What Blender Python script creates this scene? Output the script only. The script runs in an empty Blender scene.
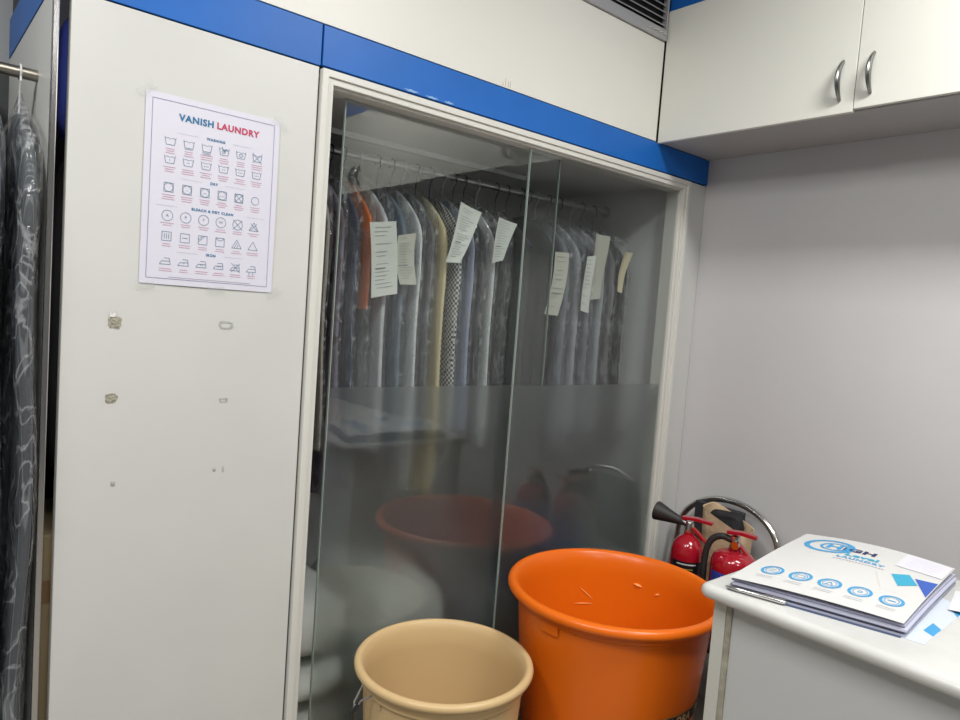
import bpy, math, random
from mathutils import Vector, Matrix, noise
random.seed(7); noise.seed_set(7)
C = bpy.context.scene.collection
sc = bpy.context.scene
PI = math.pi

# ------------------------------------------------------------------ camera
yaw, pitch, roll = (math.radians(a) for a in (40.382, 3.953, 4.246))
fw = Vector((math.sin(yaw)*math.cos(pitch), math.cos(yaw)*math.cos(pitch), -math.sin(pitch)))
r0 = Vector((math.cos(yaw), -math.sin(yaw), 0)); u0 = r0.cross(fw)
rt = math.cos(roll)*r0 + math.sin(roll)*u0
up = -math.sin(roll)*r0 + math.cos(roll)*u0
cam = bpy.data.objects.new('camera', bpy.data.cameras.new('camera')); C.objects.link(cam)
M = Matrix((rt, up, -fw)).transposed().to_4x4(); M.translation = (-2.559, -1.659, 1.5)
cam.matrix_world = M
cam.data.sensor_width = 36; cam.data.lens = 699.49/960*36; cam.data.clip_start = 0.02
sc.camera = cam

# ------------------------------------------------------------------ world, lights, exposure
w = bpy.data.worlds.new('room_air'); sc.world = w; w.use_nodes = True
w.node_tree.nodes['Background'].inputs[0].default_value = (.80, .88, 1, 1)
w.node_tree.nodes['Background'].inputs[1].default_value = 0.30

def area(name, loc, sx, sy, power, col=(1, .985, .95)):
    l = bpy.data.lights.new(name, 'AREA'); l.shape = 'RECTANGLE'; l.size = sx; l.size_y = sy
    l.energy = power; l.color = col
    o = bpy.data.objects.new(name, l); C.objects.link(o); o.location = loc
    return o
area('ceiling_panel_light', (-1.0, -1.75, 2.985), .3, .9, 27)
area('ceiling_panel_light', (-2.55, -1.5, 2.985), .9, .3, 18)
area('ceiling_panel_light', (-2.4, -3.4, 2.985), .9, .3, 16)
area('ceiling_panel_light', (-3.35, -.75, 2.985), .6, .3, 20)
sc.view_settings.view_transform = 'Standard'; sc.view_settings.look = 'None'
sc.view_settings.gamma = 1; sc.view_settings.use_curve_mapping = False
sc.view_settings.exposure = 0.72
sc.cycles.max_bounces = 14; sc.cycles.transparent_max_bounces = 32; sc.cycles.transmission_bounces = 12

# ------------------------------------------------------------------ materials
def mat(name, col, rough=.5, metal=0, bump=0, bscale=40, var=0, vscale=6, spec=.5, coat=0, sheen=0):
    m = bpy.data.materials.new(name); m.use_nodes = True
    nt = m.node_tree; b = nt.nodes['Principled BSDF']
    b.inputs['Base Color'].default_value = (*col, 1); b.inputs['Roughness'].default_value = rough
    b.inputs['Metallic'].default_value = metal; b.inputs['Specular IOR Level'].default_value = spec
    b.inputs['Coat Weight'].default_value = coat; b.inputs['Sheen Weight'].default_value = sheen
    tc = nt.nodes.new('ShaderNodeTexCoord')
    if bump:
        n = nt.nodes.new('ShaderNodeTexNoise'); n.inputs['Scale'].default_value = bscale; n.inputs['Detail'].default_value = 4
        nt.links.new(tc.outputs['Object'], n.inputs['Vector'])
        bp = nt.nodes.new('ShaderNodeBump'); bp.inputs['Strength'].default_value = bump; bp.inputs['Distance'].default_value = .01
        nt.links.new(n.outputs['Fac'], bp.inputs['Height']); nt.links.new(bp.outputs['Normal'], b.inputs['Normal'])
    if var:
        n = nt.nodes.new('ShaderNodeTexNoise'); n.inputs['Scale'].default_value = vscale; n.inputs['Detail'].default_value = 5
        nt.links.new(tc.outputs['Object'], n.inputs['Vector'])
        cr = nt.nodes.new('ShaderNodeValToRGB'); cr.color_ramp.elements[0].position = .3; cr.color_ramp.elements[1].position = .7
        cr.color_ramp.elements[0].color = (*[c*(1-var) for c in col], 1); cr.color_ramp.elements[1].color = (*[min(1, c*(1+var)) for c in col], 1)
        nt.links.new(n.outputs['Fac'], cr.inputs['Fac']); nt.links.new(cr.outputs['Color'], b.inputs['Base Color'])
    return m

def pattern(name, c1, c2, sx, sy, kind='check', rough=.8):
    """check, stripe or print woven into a cloth (object space, y across, z down)"""
    m = mat(name, c1, rough); nt = m.node_tree; b = nt.nodes['Principled BSDF']
    tc = nt.nodes.new('ShaderNodeTexCoord'); mp = nt.nodes.new('ShaderNodeMapping')
    nt.links.new(tc.outputs['Object'], mp.inputs['Vector']); mp.inputs['Scale'].default_value = (sx, sx, sy)
    if kind == 'check': t = nt.nodes.new('ShaderNodeTexChecker'); t.inputs['Scale'].default_value = 1
    elif kind == 'stripe':
        t = nt.nodes.new('ShaderNodeTexWave'); t.bands_direction = 'Y'; t.inputs['Scale'].default_value = 1; t.inputs['Distortion'].default_value = .08
    else: t = nt.nodes.new('ShaderNodeTexVoronoi'); t.inputs['Scale'].default_value = 1
    nt.links.new(mp.outputs['Vector'], t.inputs['Vector'])
    mx = nt.nodes.new('ShaderNodeMix'); mx.data_type = 'RGBA'
    mx.inputs[6].default_value = (*c1, 1); mx.inputs[7].default_value = (*c2, 1)
    src = t.outputs['Fac'] if kind != 'print' else t.outputs['Color']
    if kind == 'stripe':
        cr = nt.nodes.new('ShaderNodeValToRGB'); cr.color_ramp.elements[0].position = .75; cr.color_ramp.elements[1].position = .9
        nt.links.new(src, cr.inputs['Fac']); src = cr.outputs['Color']
    nt.links.new(src, mx.inputs[0]); nt.links.new(mx.outputs[2], b.inputs['Base Color'])
    return m

def clear_mat(name, tint, refl=1.0, rough=0.0, bump=0, bscale=60, haze=0, ior=1.5, lift=0, crease=0):
    m = bpy.data.materials.new(name); m.use_nodes = True; nt = m.node_tree; nt.nodes.clear()
    out = nt.nodes.new('ShaderNodeOutputMaterial'); tr = nt.nodes.new('ShaderNodeBsdfTransparent'); tr.inputs[0].default_value = (*tint, 1)
    gl = nt.nodes.new('ShaderNodeBsdfGlossy'); gl.inputs['Roughness'].default_value = rough; gl.inputs[0].default_value = (refl, refl, refl, 1)
    fr = nt.nodes.new('ShaderNodeLayerWeight'); fr.inputs[0].default_value = .5      # facing = 1 - cos, the same from both sides
    pw = nt.nodes.new('ShaderNodeMath'); pw.operation = 'POWER'; pw.inputs[1].default_value = 5; nt.links.new(fr.outputs['Facing'], pw.inputs[0])
    f0 = ((ior-1)/(ior+1))**2+lift
    ma = nt.nodes.new('ShaderNodeMath'); ma.operation = 'MULTIPLY_ADD'; ma.inputs[1].default_value = 1-f0; ma.inputs[2].default_value = f0; ma.use_clamp = True
    nt.links.new(pw.outputs[0], ma.inputs[0]); mx = nt.nodes.new('ShaderNodeMixShader'); fac = ma.outputs[0]
    nt.links.new(fac, mx.inputs[0])
    base = tr.outputs[0]
    if haze:
        df = nt.nodes.new('ShaderNodeBsdfDiffuse'); df.inputs[0].default_value = (.75, .78, .8, 1)
        m2 = nt.nodes.new('ShaderNodeMixShader'); m2.inputs[0].default_value = haze
        nt.links.new(base, m2.inputs[1]); nt.links.new(df.outputs[0], m2.inputs[2]); base = m2.outputs[0]
        if crease:          # creases in the film scatter light: thin ridges of a distorted noise
            t2 = nt.nodes.new('ShaderNodeTexCoord'); q2 = nt.nodes.new('ShaderNodeMapping'); q2.inputs['Scale'].default_value = (1, 1, .45); q2.inputs['Rotation'].default_value = (.5, 0, 0)
            n2 = nt.nodes.new('ShaderNodeTexNoise'); n2.inputs['Scale'].default_value = 13; n2.inputs['Detail'].default_value = 3; n2.inputs['Distortion'].default_value = 1.6
            sb = nt.nodes.new('ShaderNodeMath'); sb.operation = 'SUBTRACT'; sb.inputs[1].default_value = .5
            ab = nt.nodes.new('ShaderNodeMath'); ab.operation = 'ABSOLUTE'
            mr = nt.nodes.new('ShaderNodeMapRange'); mr.inputs[1].default_value = 0; mr.inputs[2].default_value = .035; mr.inputs[3].default_value = crease; mr.inputs[4].default_value = haze
            nt.links.new(t2.outputs['Object'], q2.inputs[0]); nt.links.new(q2.outputs[0], n2.inputs['Vector']); nt.links.new(n2.outputs['Fac'], sb.inputs[0])
            nt.links.new(sb.outputs[0], ab.inputs[0]); nt.links.new(ab.outputs[0], mr.inputs[0]); nt.links.new(mr.outputs[0], m2.inputs[0])
    nt.links.new(base, mx.inputs[1]); nt.links.new(gl.outputs[0], mx.inputs[2])
    if bump:
        tc = nt.nodes.new('ShaderNodeTexCoord'); mp = nt.nodes.new('ShaderNodeMapping'); mp.inputs['Scale'].default_value = (1, 1, .35)
        n = nt.nodes.new('ShaderNodeTexNoise'); n.inputs['Scale'].default_value = bscale; n.inputs['Detail'].default_value = 3; n.inputs['Distortion'].default_value = 1.2
        nt.links.new(tc.outputs['Object'], mp.inputs[0]); nt.links.new(mp.outputs[0], n.inputs['Vector'])
        bp = nt.nodes.new('ShaderNodeBump'); bp.inputs['Strength'].default_value = bump; bp.inputs['Distance'].default_value = .02
        nt.links.new(n.outputs['Fac'], bp.inputs['Height']); nt.links.new(bp.outputs['Normal'], gl.inputs['Normal']); nt.links.new(bp.outputs['Normal'], fr.inputs['Normal'])
    nt.links.new(mx.outputs[0], out.inputs[0])
    return m

def frost_mat():
    m = bpy.data.materials.new('frosted_film'); m.use_nodes = True; nt = m.node_tree; nt.nodes.clear()
    out = nt.nodes.new('ShaderNodeOutputMaterial'); rf = nt.nodes.new('ShaderNodeBsdfRefraction')
    rf.inputs['Color'].default_value = (.93, .94, .94, 1); rf.inputs['IOR'].default_value = 1.14; rf.inputs['Roughness'].default_value = .50
    df = nt.nodes.new('ShaderNodeBsdfDiffuse'); df.inputs[0].default_value = (.42, .43, .43, 1)
    tl = nt.nodes.new('ShaderNodeBsdfTranslucent'); tl.inputs[0].default_value = (.6, .61, .6, 1)
    a = nt.nodes.new('ShaderNodeMixShader'); a.inputs[0].default_value = .35
    nt.links.new(df.outputs[0], a.inputs[1]); nt.links.new(tl.outputs[0], a.inputs[2])
    b = nt.nodes.new('ShaderNodeMixShader'); b.inputs[0].default_value = .09
    nt.links.new(rf.outputs[0], b.inputs[1]); nt.links.new(a.outputs[0], b.inputs[2]); nt.links.new(b.outputs[0], out.inputs[0])
    return m

W = {}
W['panel'] = mat('white_laminate', (.60, .60, .575), .38, bump=.03, bscale=25, var=.03, vscale=3)
W['upper'] = mat('cream_laminate', (.72, .71, .655), .42, bump=.03, bscale=25, var=.025, vscale=2)
W['wall'] = mat('painted_white_wall', (.60, .595, .60), .6, bump=.08, bscale=18, var=.03, vscale=1.5)
W['cab'] = mat('cabinet_laminate', (.76, .76, .70), .35, bump=.02, bscale=20, var=.02, vscale=2)
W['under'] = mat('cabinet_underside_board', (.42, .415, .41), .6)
W['inner'] = mat('wardrobe_inside_board', (.58, .58, .58), .5, var=.03, vscale=2)
W['blue'] = mat('blue_vinyl', (.010, .125, .47), .42, bump=.04, bscale=8, var=.07, vscale=5, spec=.3)
W['gap'] = mat('gap_black', (.015, .015, .018), .7)  # near-black, stands in for shade in open seams; also behind the grille
W['frame'] = mat('white_powder_coated_frame', (.66, .655, .61), .35)
W['ceil'] = mat('grey_ceiling', (.55, .56, .58), .8)
W['room'] = mat('grey_room_wall', (.20, .205, .21), .7)
W['floor'] = mat('floor_tile', (.30, .28, .25), .35, var=.1, vscale=3)
W['glass'] = clear_mat('door_glass', (.925, .945, .94), 1.0, 0, ior=1.52)
W['edge'] = mat('glass_edge', (.30, .36, .33), .15, spec=.8)
W['frost'] = frost_mat()
W['chrome'] = mat('brushed_chrome', (.62, .61, .60), .18, 1)
W['steel'] = mat('dull_steel', (.45, .45, .46), .38, 1)
W['slat'] = mat('anodised_grey', (.42, .42, .42), .45, .3)
W['handle'] = mat('gunmetal', (.25, .25, .245), .28, 1)
W['alu'] = mat('aluminium_strip', (.50, .50, .51), .35, 1, bump=.1, bscale=30)
W['plastic'] = clear_mat('garment_polythene', (.985, .987, .99), 1.0, .07, bump=1.0, bscale=22, haze=.02, ior=1.25, lift=.014, crease=.26)
W['paper'] = mat('receipt_paper', (.62, .63, .59), .8)
W['paper_beige'] = mat('beige_receipt_paper', (.47, .46, .40), .8)
W['paper_kraft'] = mat('buff_paper', (.52, .46, .32), .8)
W['ink'] = mat('grey_ink', (.22, .22, .23), .8)
W['black'] = mat('black_plastic', (.012, .012, .013), .35)
W['rubber'] = mat('black_rubber', (.02, .02, .02), .55)
W['orange'] = mat('orange_polythene', (.80, .155, .006), .30, bump=.04, bscale=9, spec=.4)
W['beige'] = mat('beige_polythene', (.63, .45, .23), .36, bump=.03, bscale=9, spec=.4)
W['red'] = mat('red_enamel', (.36, .006, .018), .18, coat=.6)
W['marble'] = mat('white_marble', (.61, .61, .59), .22, var=.07, vscale=7, bump=.03, bscale=60)
W['hanger'] = mat('indigo_velvet', (.02, .018, .075), .8)
W['hanger_white'] = mat('white_wire', (.62, .62, .64), .35)

# ------------------------------------------------------------------ mesh helpers
class MB:
    def __init__(s): s.v = []; s.f = []
    def add(s, v, f):
        n = len(s.v); s.v += [tuple(p) for p in v]; s.f += [tuple(i+n for i in q) for q in f]; return s
    def box(s, x0, x1, y0, y1, z0, z1):
        v = [(x, y, z) for x in (x0, x1) for y in (y0, y1) for z in (z0, z1)]
        return s.add(v, [(0, 1, 3, 2), (4, 6, 7, 5), (0, 4, 5, 1), (2, 3, 7, 6), (0, 2, 6, 4), (1, 5, 7, 3)])
    def lathe(s, prof, n=64, c=(0, 0, 0), axis='z', cap0=False, cap1=False):
        v = []; f = []
        for (r, z) in prof:
            for k in range(n):
                a = 2*PI*k/n; p = (r*math.cos(a), r*math.sin(a), z)
                if axis == 'x': p = (z, p[0], p[1])
                v.append((p[0]+c[0], p[1]+c[1], p[2]+c[2]))
        for i in range(len(prof)-1):
            for k in range(n): f.append((i*n+k, i*n+(k+1) % n, (i+1)*n+(k+1) % n, (i+1)*n+k))
        if cap0: f.append(tuple(range(n))[::-1])
        if cap1: f.append(tuple((len(prof)-1)*n+k for k in range(n)))
        return s.add(v, f)
    def tube(s, pts, r, n=10, closed=False, flat=1.0):
        pts = [Vector(p) for p in pts]; m = len(pts); v = []; f = []
        rr = r if isinstance(r, (list, tuple)) else [r]*m
        prev = None
        for i, p in enumerate(pts):
            if closed: t = (pts[(i+1) % m]-pts[i-1])
            else: t = pts[min(i+1, m-1)]-pts[max(i-1, 0)]
            t.normalize()
            if prev is None:
                a = Vector((0, 0, 1)) if abs(t.z) < .9 else Vector((1, 0, 0)); u = t.cross(a).normalized()
            else: u = (prev - t*prev.dot(t)).normalized()
            prev = u; b = t.cross(u)
            for k in range(n):
                a = 2*PI*k/n; v.append(p + u*math.cos(a)*rr[i] + b*math.sin(a)*rr[i]*flat)
        for i in range(m if closed else m-1):
            j = (i+1) % m
            for k in range(n): f.append((i*n+k, i*n+(k+1) % n, j*n+(k+1) % n, j*n+k))
        if not closed: f += [tuple(range(n))[::-1], tuple((m-1)*n+k for k in range(n))]
        return s.add(v, f)
    def grid(s, fn, nu, nv, thick=None):
        """fn(u,v)->Vector; optional thickness along +z given by vector"""
        v = [Vector(fn(i/nu, j/nv)) for j in range(nv+1) for i in range(nu+1)]
        q = [(j*(nu+1)+i, j*(nu+1)+i+1, (j+1)*(nu+1)+i+1, (j+1)*(nu+1)+i) for j in range(nv) for i in range(nu)]
        if thick is None: return s.add(v, q)
        t = Vector(thick); n = len(v); v2 = v+[p-t for p in v]; f = list(q)+[tuple(i+n for i in a)[::-1] for a in q]
        bd = [i for i in range(nu+1)]+[j*(nu+1)+nu for j in range(1, nv+1)]+[nv*(nu+1)+i for i in range(nu-1, -1, -1)]+[j*(nu+1) for j in range(nv-1, 0, -1)]
        for k in range(len(bd)): a, b = bd[k], bd[(k+1) % len(bd)]; f.append((a, a+n, b+n, b))
        return s.add(v2, f)
    def build(s, name, m, parent=None, smooth=True, bevel=0, label=None, seg=2):
        me = bpy.data.meshes.new(name); me.from_pydata(s.v, [], s.f); me.update()
        me.materials.append(m)
        o = bpy.data.objects.new(name, me); C.objects.link(o)
        if smooth:
            for p in me.polygons: p.use_smooth = True
            try: me.set_sharp_from_angle(angle=math.radians(40))
            except Exception: pass
        if bevel:
            b = o.modifiers.new('bevel', 'BEVEL'); b.width = bevel; b.segments = seg; b.limit_method = 'ANGLE'; b.angle_limit = math.radians(40)
        if parent:
            o.parent = parent
        if label: o['label'] = label
        return o

def box(name, m, x0, x1, y0, y1, z0, z1, parent=None, bevel=0, label=None):
    return MB().box(x0, x1, y0, y1, z0, z1).build(name, m, parent, smooth=False, bevel=bevel, label=label)
def struct(o): o['kind'] = 'structure'; return o
def tag(o, label, cat, group=None):
    o['label'] = label; o['category'] = cat
    if group: o['group'] = group
    return o
def thing(name, label, cat, loc=(0, 0, 0), rz=0, group=None):
    o = bpy.data.objects.new(name, None); C.objects.link(o); o.location = loc; o.rotation_euler.z = rz
    o.empty_display_size = .05
    return tag(o, label, cat, group)

def text_mesh(txt, size, bold=.0, align='CENTER', space=1.0, shear=0):
    """returns (verts2d, faces) of a string, laid out in x,y"""
    cu = bpy.data.curves.new('lettering', 'FONT'); cu.body = txt; cu.size = size; cu.align_x = align; cu.align_y = 'CENTER'
    cu.offset = bold; cu.space_character = space; cu.resolution_u = 3; cu.shear = shear
    o = bpy.data.objects.new('lettering', cu); C.objects.link(o)
    bpy.context.view_layer.update()
    dg = bpy.context.evaluated_depsgraph_get(); me = bpy.data.meshes.new_from_object(o.evaluated_get(dg))
    v = [tuple(p.co[:2]) for p in me.vertices]; f = [tuple(p.vertices) for p in me.polygons]
    bpy.data.objects.remove(o); bpy.data.curves.remove(cu); bpy.data.meshes.remove(me)
    return v, f
class Flat:
    """2-D ink drawing mapped through a function onto a surface"""
    def __init__(s): s.v = []; s.f = []
    def line(s, a, b, w):
        a = Vector(a); b = Vector(b); d = (b-a); 
        if d.length < 1e-6: return s
        L = d.length; d.normalize(); n = Vector((-d.y, d.x))*w/2; k = len(s.v); m = max(1, int(L/.02))
        for i in range(m+1): q = a+d*(L*i/m); s.v += [tuple(q+n), tuple(q-n)]
        s.f += [(k+2*i, k+2*i+1, k+2*i+3, k+2*i+2) for i in range(m)]; return s
    def poly(s, pts, w, closed=False):
        for i in range(len(pts)-(0 if closed else 1)): s.line(pts[i], pts[(i+1) % len(pts)], w)
        return s
    def ring(s, c, rx, ry, w, n=28, a0=0, a1=2*PI):
        pts = [(c[0]+rx*math.cos(a0+(a1-a0)*i/n), c[1]+ry*math.sin(a0+(a1-a0)*i/n)) for i in range(n+1)]
        return s.poly(pts, w)
    def fill(s, pts):
        k = len(s.v); s.v += [tuple(p) for p in pts]; s.f.append(tuple(range(k, k+len(pts)))); return s
    def text(s, t, c, size, **kw):
        v, f = text_mesh(t, size, **kw); k = len(s.v)
        s.v += [(p[0]+c[0], p[1]+c[1]) for p in v]; s.f += [tuple(i+k for i in q) for q in f]; return s
    def build(s, fn, name, m, parent, label=None):
        b = MB(); b.v = [tuple(fn(*p)) for p in s.v]; b.f = s.f
        return b.build(name, m, parent, smooth=False, label=label)

# ------------------------------------------------------------------ setting
# facade plane y=0 (room at y<0), right wall plane x=0, corner at origin
struct(box('floor', W['floor'], -4.6, 0, -5, 1.0, -.05, 0))
struct(box('ceiling', W['ceil'], -4.6, .1, -5, 1.0, 3.0, 3.05))
struct(box('wall_right', W['wall'], 0, .1, -5, 1.0, 0, 3.0))
struct(box('wall_left', W['room'], -4.7, -4.6, -5, 1.0, 0, 3.0))
struct(box('wall_near', W['room'], -4.6, 0, -5.1, -5, 0, 3.0))
struct(box('wall_back', W['room'], -4.6, .1, 1.0, 1.1, 0, 3.0))
# near-black board stands in for shade in the seams, panels in front of it
struct(box('wall_backing', W['gap'], -2.286, 0, .012, .03, 2.075, 3.0))
struct(box('wall_facade_left', W['panel'], -2.286, -1.744, 0, .028, 0, 2.079, bevel=.0015))
struct(box('wall_facade_upper', W['upper'], -2.286, -.362, -.001, .011, 2.186, 2.548, bevel=.001))
struct(box('wall_facade_crown', W['upper'], -2.286, -1.35, -.001, .011, 2.5485, 3.0))
b1 = struct(box('trim_1', W['blue'], -2.286, -1.7425, -.003, .011, 2.0815, 2.1825, bevel=.001))
b2 = struct(box('trim_2', W['blue'], -1.7385, -.002, -.005, .011, 2.0835, 2.1815, bevel=.001))
# scuffs of missing vinyl along the band's lower edge
sc_ = MB()
for (x, z, L) in ((-1.47, 2.0885, .05), (-1.40, 2.0875, .045), (-1.34, 2.088, .035)):
    sc_.grid(lambda u, v: (x-L/2+L*u, -.0056, z+(v-.5)*.006*math.sin(PI*min(max(u, .04), .96))+.001*math.sin(u*17)), 12, 2)
sc_.build('scuff', mat('scuffed_vinyl', (.25, .42, .70), .6), b2, label='pale worn scuffs on the lower edge')
pm = MB()
for dx, h in ((0, .07), (.012, .05), (.020, .055), (-.01, .03)):
    pm.box(-1.13+dx, -1.1285+dx, -.0016, -.001, 2.19, 2.19+h*.35)
struct(pm.build('trim_8', mat('brown_pencil', (.48, .40, .33), .8), None, smooth=False))
# left corner reveal: slot beside the white panel, side wall of the neighbouring bay
struct(box('wall_bay_side', mat('bay_side_panel', (.62, .63, .61), .4), -2.318, -2.308, .006, .66, 0, 2.08))
struct(box('trim_3', W['blue'], -2.320, -2.306, .004, .66, 2.082, 2.183))
struct(box('trim_4', W['chrome'], -2.319, -2.307, -.006, .004, 0, 2.40, bevel=.002))
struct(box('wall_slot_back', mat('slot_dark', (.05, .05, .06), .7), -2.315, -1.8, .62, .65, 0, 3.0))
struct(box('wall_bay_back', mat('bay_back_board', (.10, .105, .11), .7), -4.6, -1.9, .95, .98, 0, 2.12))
struct(box('wall_bay_upper', mat('bluish_grey_paint', (.50, .53, .57), .8), -4.6, -1.9, .95, .98, 2.12, 3.0))
bs = MB()
for z in (1.55, 1.80, 2.03): bs.box(-3.2, -2.36, .70, .95, z, z+.025)
struct(bs.build('trim_5', mat('grey_shelf_edge', (.20, .205, .21), .6), None, smooth=False))
# air return grille above
g = thing('ventilation_grille', 'black louvred air grille with aluminium frame above the cream panel beside the overhead cabinet', 'vent', (0, 0, 0))
box('backing', W['gap'], -1.345, -.366, .02, .03, 2.56, 2.98, g)
fr = MB().box(-1.345, -.366, -.012, .01, 2.5495, 2.588)
fr.box(-.374, -.366, -.012, .01, 2.588, 2.98).box(-1.345, -1.325, -.012, .01, 2.588, 2.98)
fr.build('frame', W['slat'], g, smooth=False, bevel=.001)
for k in range(16):
    z = 2.605+k*.0235
    MB().add([(-1.325, -.006, z), (-.376, -.006, z), (-.376, .012, z+.010), (-1.325, .012, z+.010),
              (-1.325, -.006, z-.0035), (-.376, -.006, z-.0035), (-.376, .012, z+.0075), (-1.325, .012, z+.0075)],
             [(0, 1, 2, 3), (7, 6, 5, 4), (0, 4, 5, 1), (2, 6, 7, 3), (1, 5, 6, 2), (0, 3, 7, 4)]).build('slat', W['slat'], g, smooth=False)
pl = MB()
for k in range(9):
    x = -.378-.012*k; pl.lathe([(0, 0), (.006, .0005), (.005, .003), (0, .0035)], 7, (x, -.0135, 2.565+.008*random.random()), 'z')
pl.build('plaster_crumb', mat('old_plaster', (.62, .62, .60), .9), g, label='crumbs of dried plaster on the frame end')

# ------------------------------------------------------------------ overhead cabinets on the right wall
def overhead(name, label, y0, y1, zb, hand_y, hz):
    t = thing(name, label, 'cabinet', (0, 0, 0), 0, 'overhead cabinets along the right wall')
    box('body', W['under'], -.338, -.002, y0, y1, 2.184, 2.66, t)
    box('door', W['cab'], -.357, -.340, y0+.001, y1-.001, zb, 2.66, t, bevel=.0012)
    d = t.children[-1]
    pts = []; rr = []
    for i in range(17):
        s = i/16; pts.append((-.358-.030*math.sin(PI*s)**.8, hand_y, hz-.058+.116*s)); rr.append(.0042+.0035*math.sin(PI*s))
    MB().tube(pts, rr, 12, flat=1.5).build('handle', W['handle'], d)
    return t
overhead('overhead_cabinet', 'white overhead cabinet in the corner, its bow handle at the far lower end', -.7058, -.004, 2.180, -.665, 2.277)
overhead('overhead_cabinet', 'white overhead cabinet second from the corner, bow handle near the dividing seam', -1.4408, -.7062, 2.188, -.752, 2.284)
overhead('overhead_cabinet', 'white overhead cabinet third from the corner, seen only mirrored in the glass doors', -2.14, -1.4412, 2.180, -2.10, 2.277)
overhead('overhead_cabinet', 'white overhead cabinet fourth from the corner, seen only mirrored in the glass doors', -2.84, -2.1404, 2.180, -2.18, 2.277)
struct(box('trim_6', W['blue'], -.35, -.004, -2.84, -.004, 2.662, 2.80))

# ------------------------------------------------------------------ wardrobe recess
wd = thing('wardrobe', 'built-in wardrobe behind the glass doors with grey inside boards', 'wardrobe', (0, 0, 0))
ZT = 2.062
box('top_panel', W['inner'], -1.744, -.004, .03, .82, ZT, ZT+.012, wd)
box('back_panel', W['inner'], -1.744, -.11, .80, .82, 0.03, ZT, wd)
box('side_panel', W['inner'], -1.764, -1.744, .03, .82, 0, ZT, wd)
box('side_panel', W['inner'], -.128, -.108, .075, .80, 0, ZT, wd)
box('base_panel', W['inner'], -1.744, -.128, .075, .80, 0, .03, wd)
box('filler_panel', mat('filler_board', (.58, .58, .565), .45), -.119, -.002, 0, .02, 0, 2.079, wd, bevel=.001)
box('gap_shade_strip', W['gap'], -.1255, -.107, .0205, .024, 0, 2.07, wd)  # dark strip added behind the open gap, standing in for its shade
# door frame: stepped profile
df = thing('sliding_door_frame', 'white stepped metal frame around the two glass sliding doors', 'door frame', (0, 0, 0))
def ring_frame(x0, x1, z1, wdt, y0, y1):
    b = MB()
    b.add([(x0, y0, 0), (x0+wdt, y0, 0), (x0+wdt, y0, z1-wdt), (x1-wdt, y0, z1-wdt), (x1-wdt, y0, 0), (x1, y0, 0), (x1, y0, z1), (x0, y0, z1),
           (x0, y1, 0), (x0+wdt, y1, 0), (x0+wdt, y1, z1-wdt), (x1-wdt, y1, z1-wdt), (x1-wdt, y1, 0), (x1, y1, 0), (x1, y1, z1), (x0, y1, z1)],
          [(0, 1, 2, 7), (7, 2, 3, 6), (3, 4, 5, 6), (15, 10, 9, 8), (14, 11, 10, 15), (14, 13, 12, 11),
           (0, 7, 15, 8), (7, 6, 14, 15), (6, 5, 13, 14), (1, 9, 10, 2), (2, 10, 11, 3), (3, 11, 12, 4), (0, 8, 9, 1), (4, 12, 13, 5)])
    return b
ring_frame(-1.740, -.126, 2.076, .018, -.014, .006).build('outer_rim', W['frame'], df, smooth=False, bevel=.002)
ring_frame(-1.724, -.142, 2.060, .018, -.008, .012).build('inner_lip', W['frame'], df, smooth=False, bevel=.002)
ring_frame(-1.712, -.154, 2.048, .012, .004, .070).build('track_channel', W['frame'], df, smooth=False, bevel=.001)
box('sill_rail', W['alu'], -1.70, -.166, .008, .070, 0, .014, df)

def pane(name, label, x0, x1, y0, y1, edge_side, group=None):
    t = thing(name, label, 'sliding door', (0, 0, 0), 0, 'sliding glass doors')
    box('glass', W['glass'], x0, x1, y0, y1, .016, 2.034, t)
    box('frosted_film', W['frost'], x0+.0015, x1-.0015, y1+.0004, y1+.0020, .018, 1.262, t, label='frosted film over the lower part of the pane')
    x = x0 if edge_side < 0 else x1
    box('edge', W['edge'], x-.0025 if edge_side < 0 else x, x if edge_side < 0 else x+.0025, y0, y1, .016, 2.034, t, label='polished edge of the glass')
    return t
pane('sliding_glass_door', 'right-hand glass sliding door, front pane, its frosted lower half beside the extinguishers', -.983, -.168, .014, .022, -1)
pl_ = pane('sliding_glass_door', 'left-hand glass sliding door set behind the other, open by a hand-width at the left jamb', -1.640, -.820, .042, .050, -1)
box('edge', W['edge'], -.820, -.8175, .042, .050, .016, 2.034, pl_)

# hanging rod
rod = thing('hanging_rod', 'metal rod inside the glass wardrobe carrying the bagged garments', 'rod', (0, .4, 1.977))
MB().tube([(-1.742, 0, 0), (-.1325, 0, 0)], .0125, 16).build('rod', W['steel'], rod)
for x in (-1.742, -.1365):
    MB().lathe([(.0, 0), (.026, 0), (.026, .006), (.016, .008), (.016, .016), (0, .016)], 20, (x if x < -1 else x-.010, 0, 0), 'x').build('socket', W['steel'], rod)
box('hanging_rail', mat('grey_rail', (.40, .40, .41), .4, .6), -1.742, -.80, .225, .25, 1.985, 2.0)
tag(bpy.data.objects['hanging_rail'], 'slim grey rail running above the rod at the upper left inside the wardrobe', 'rail')

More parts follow.
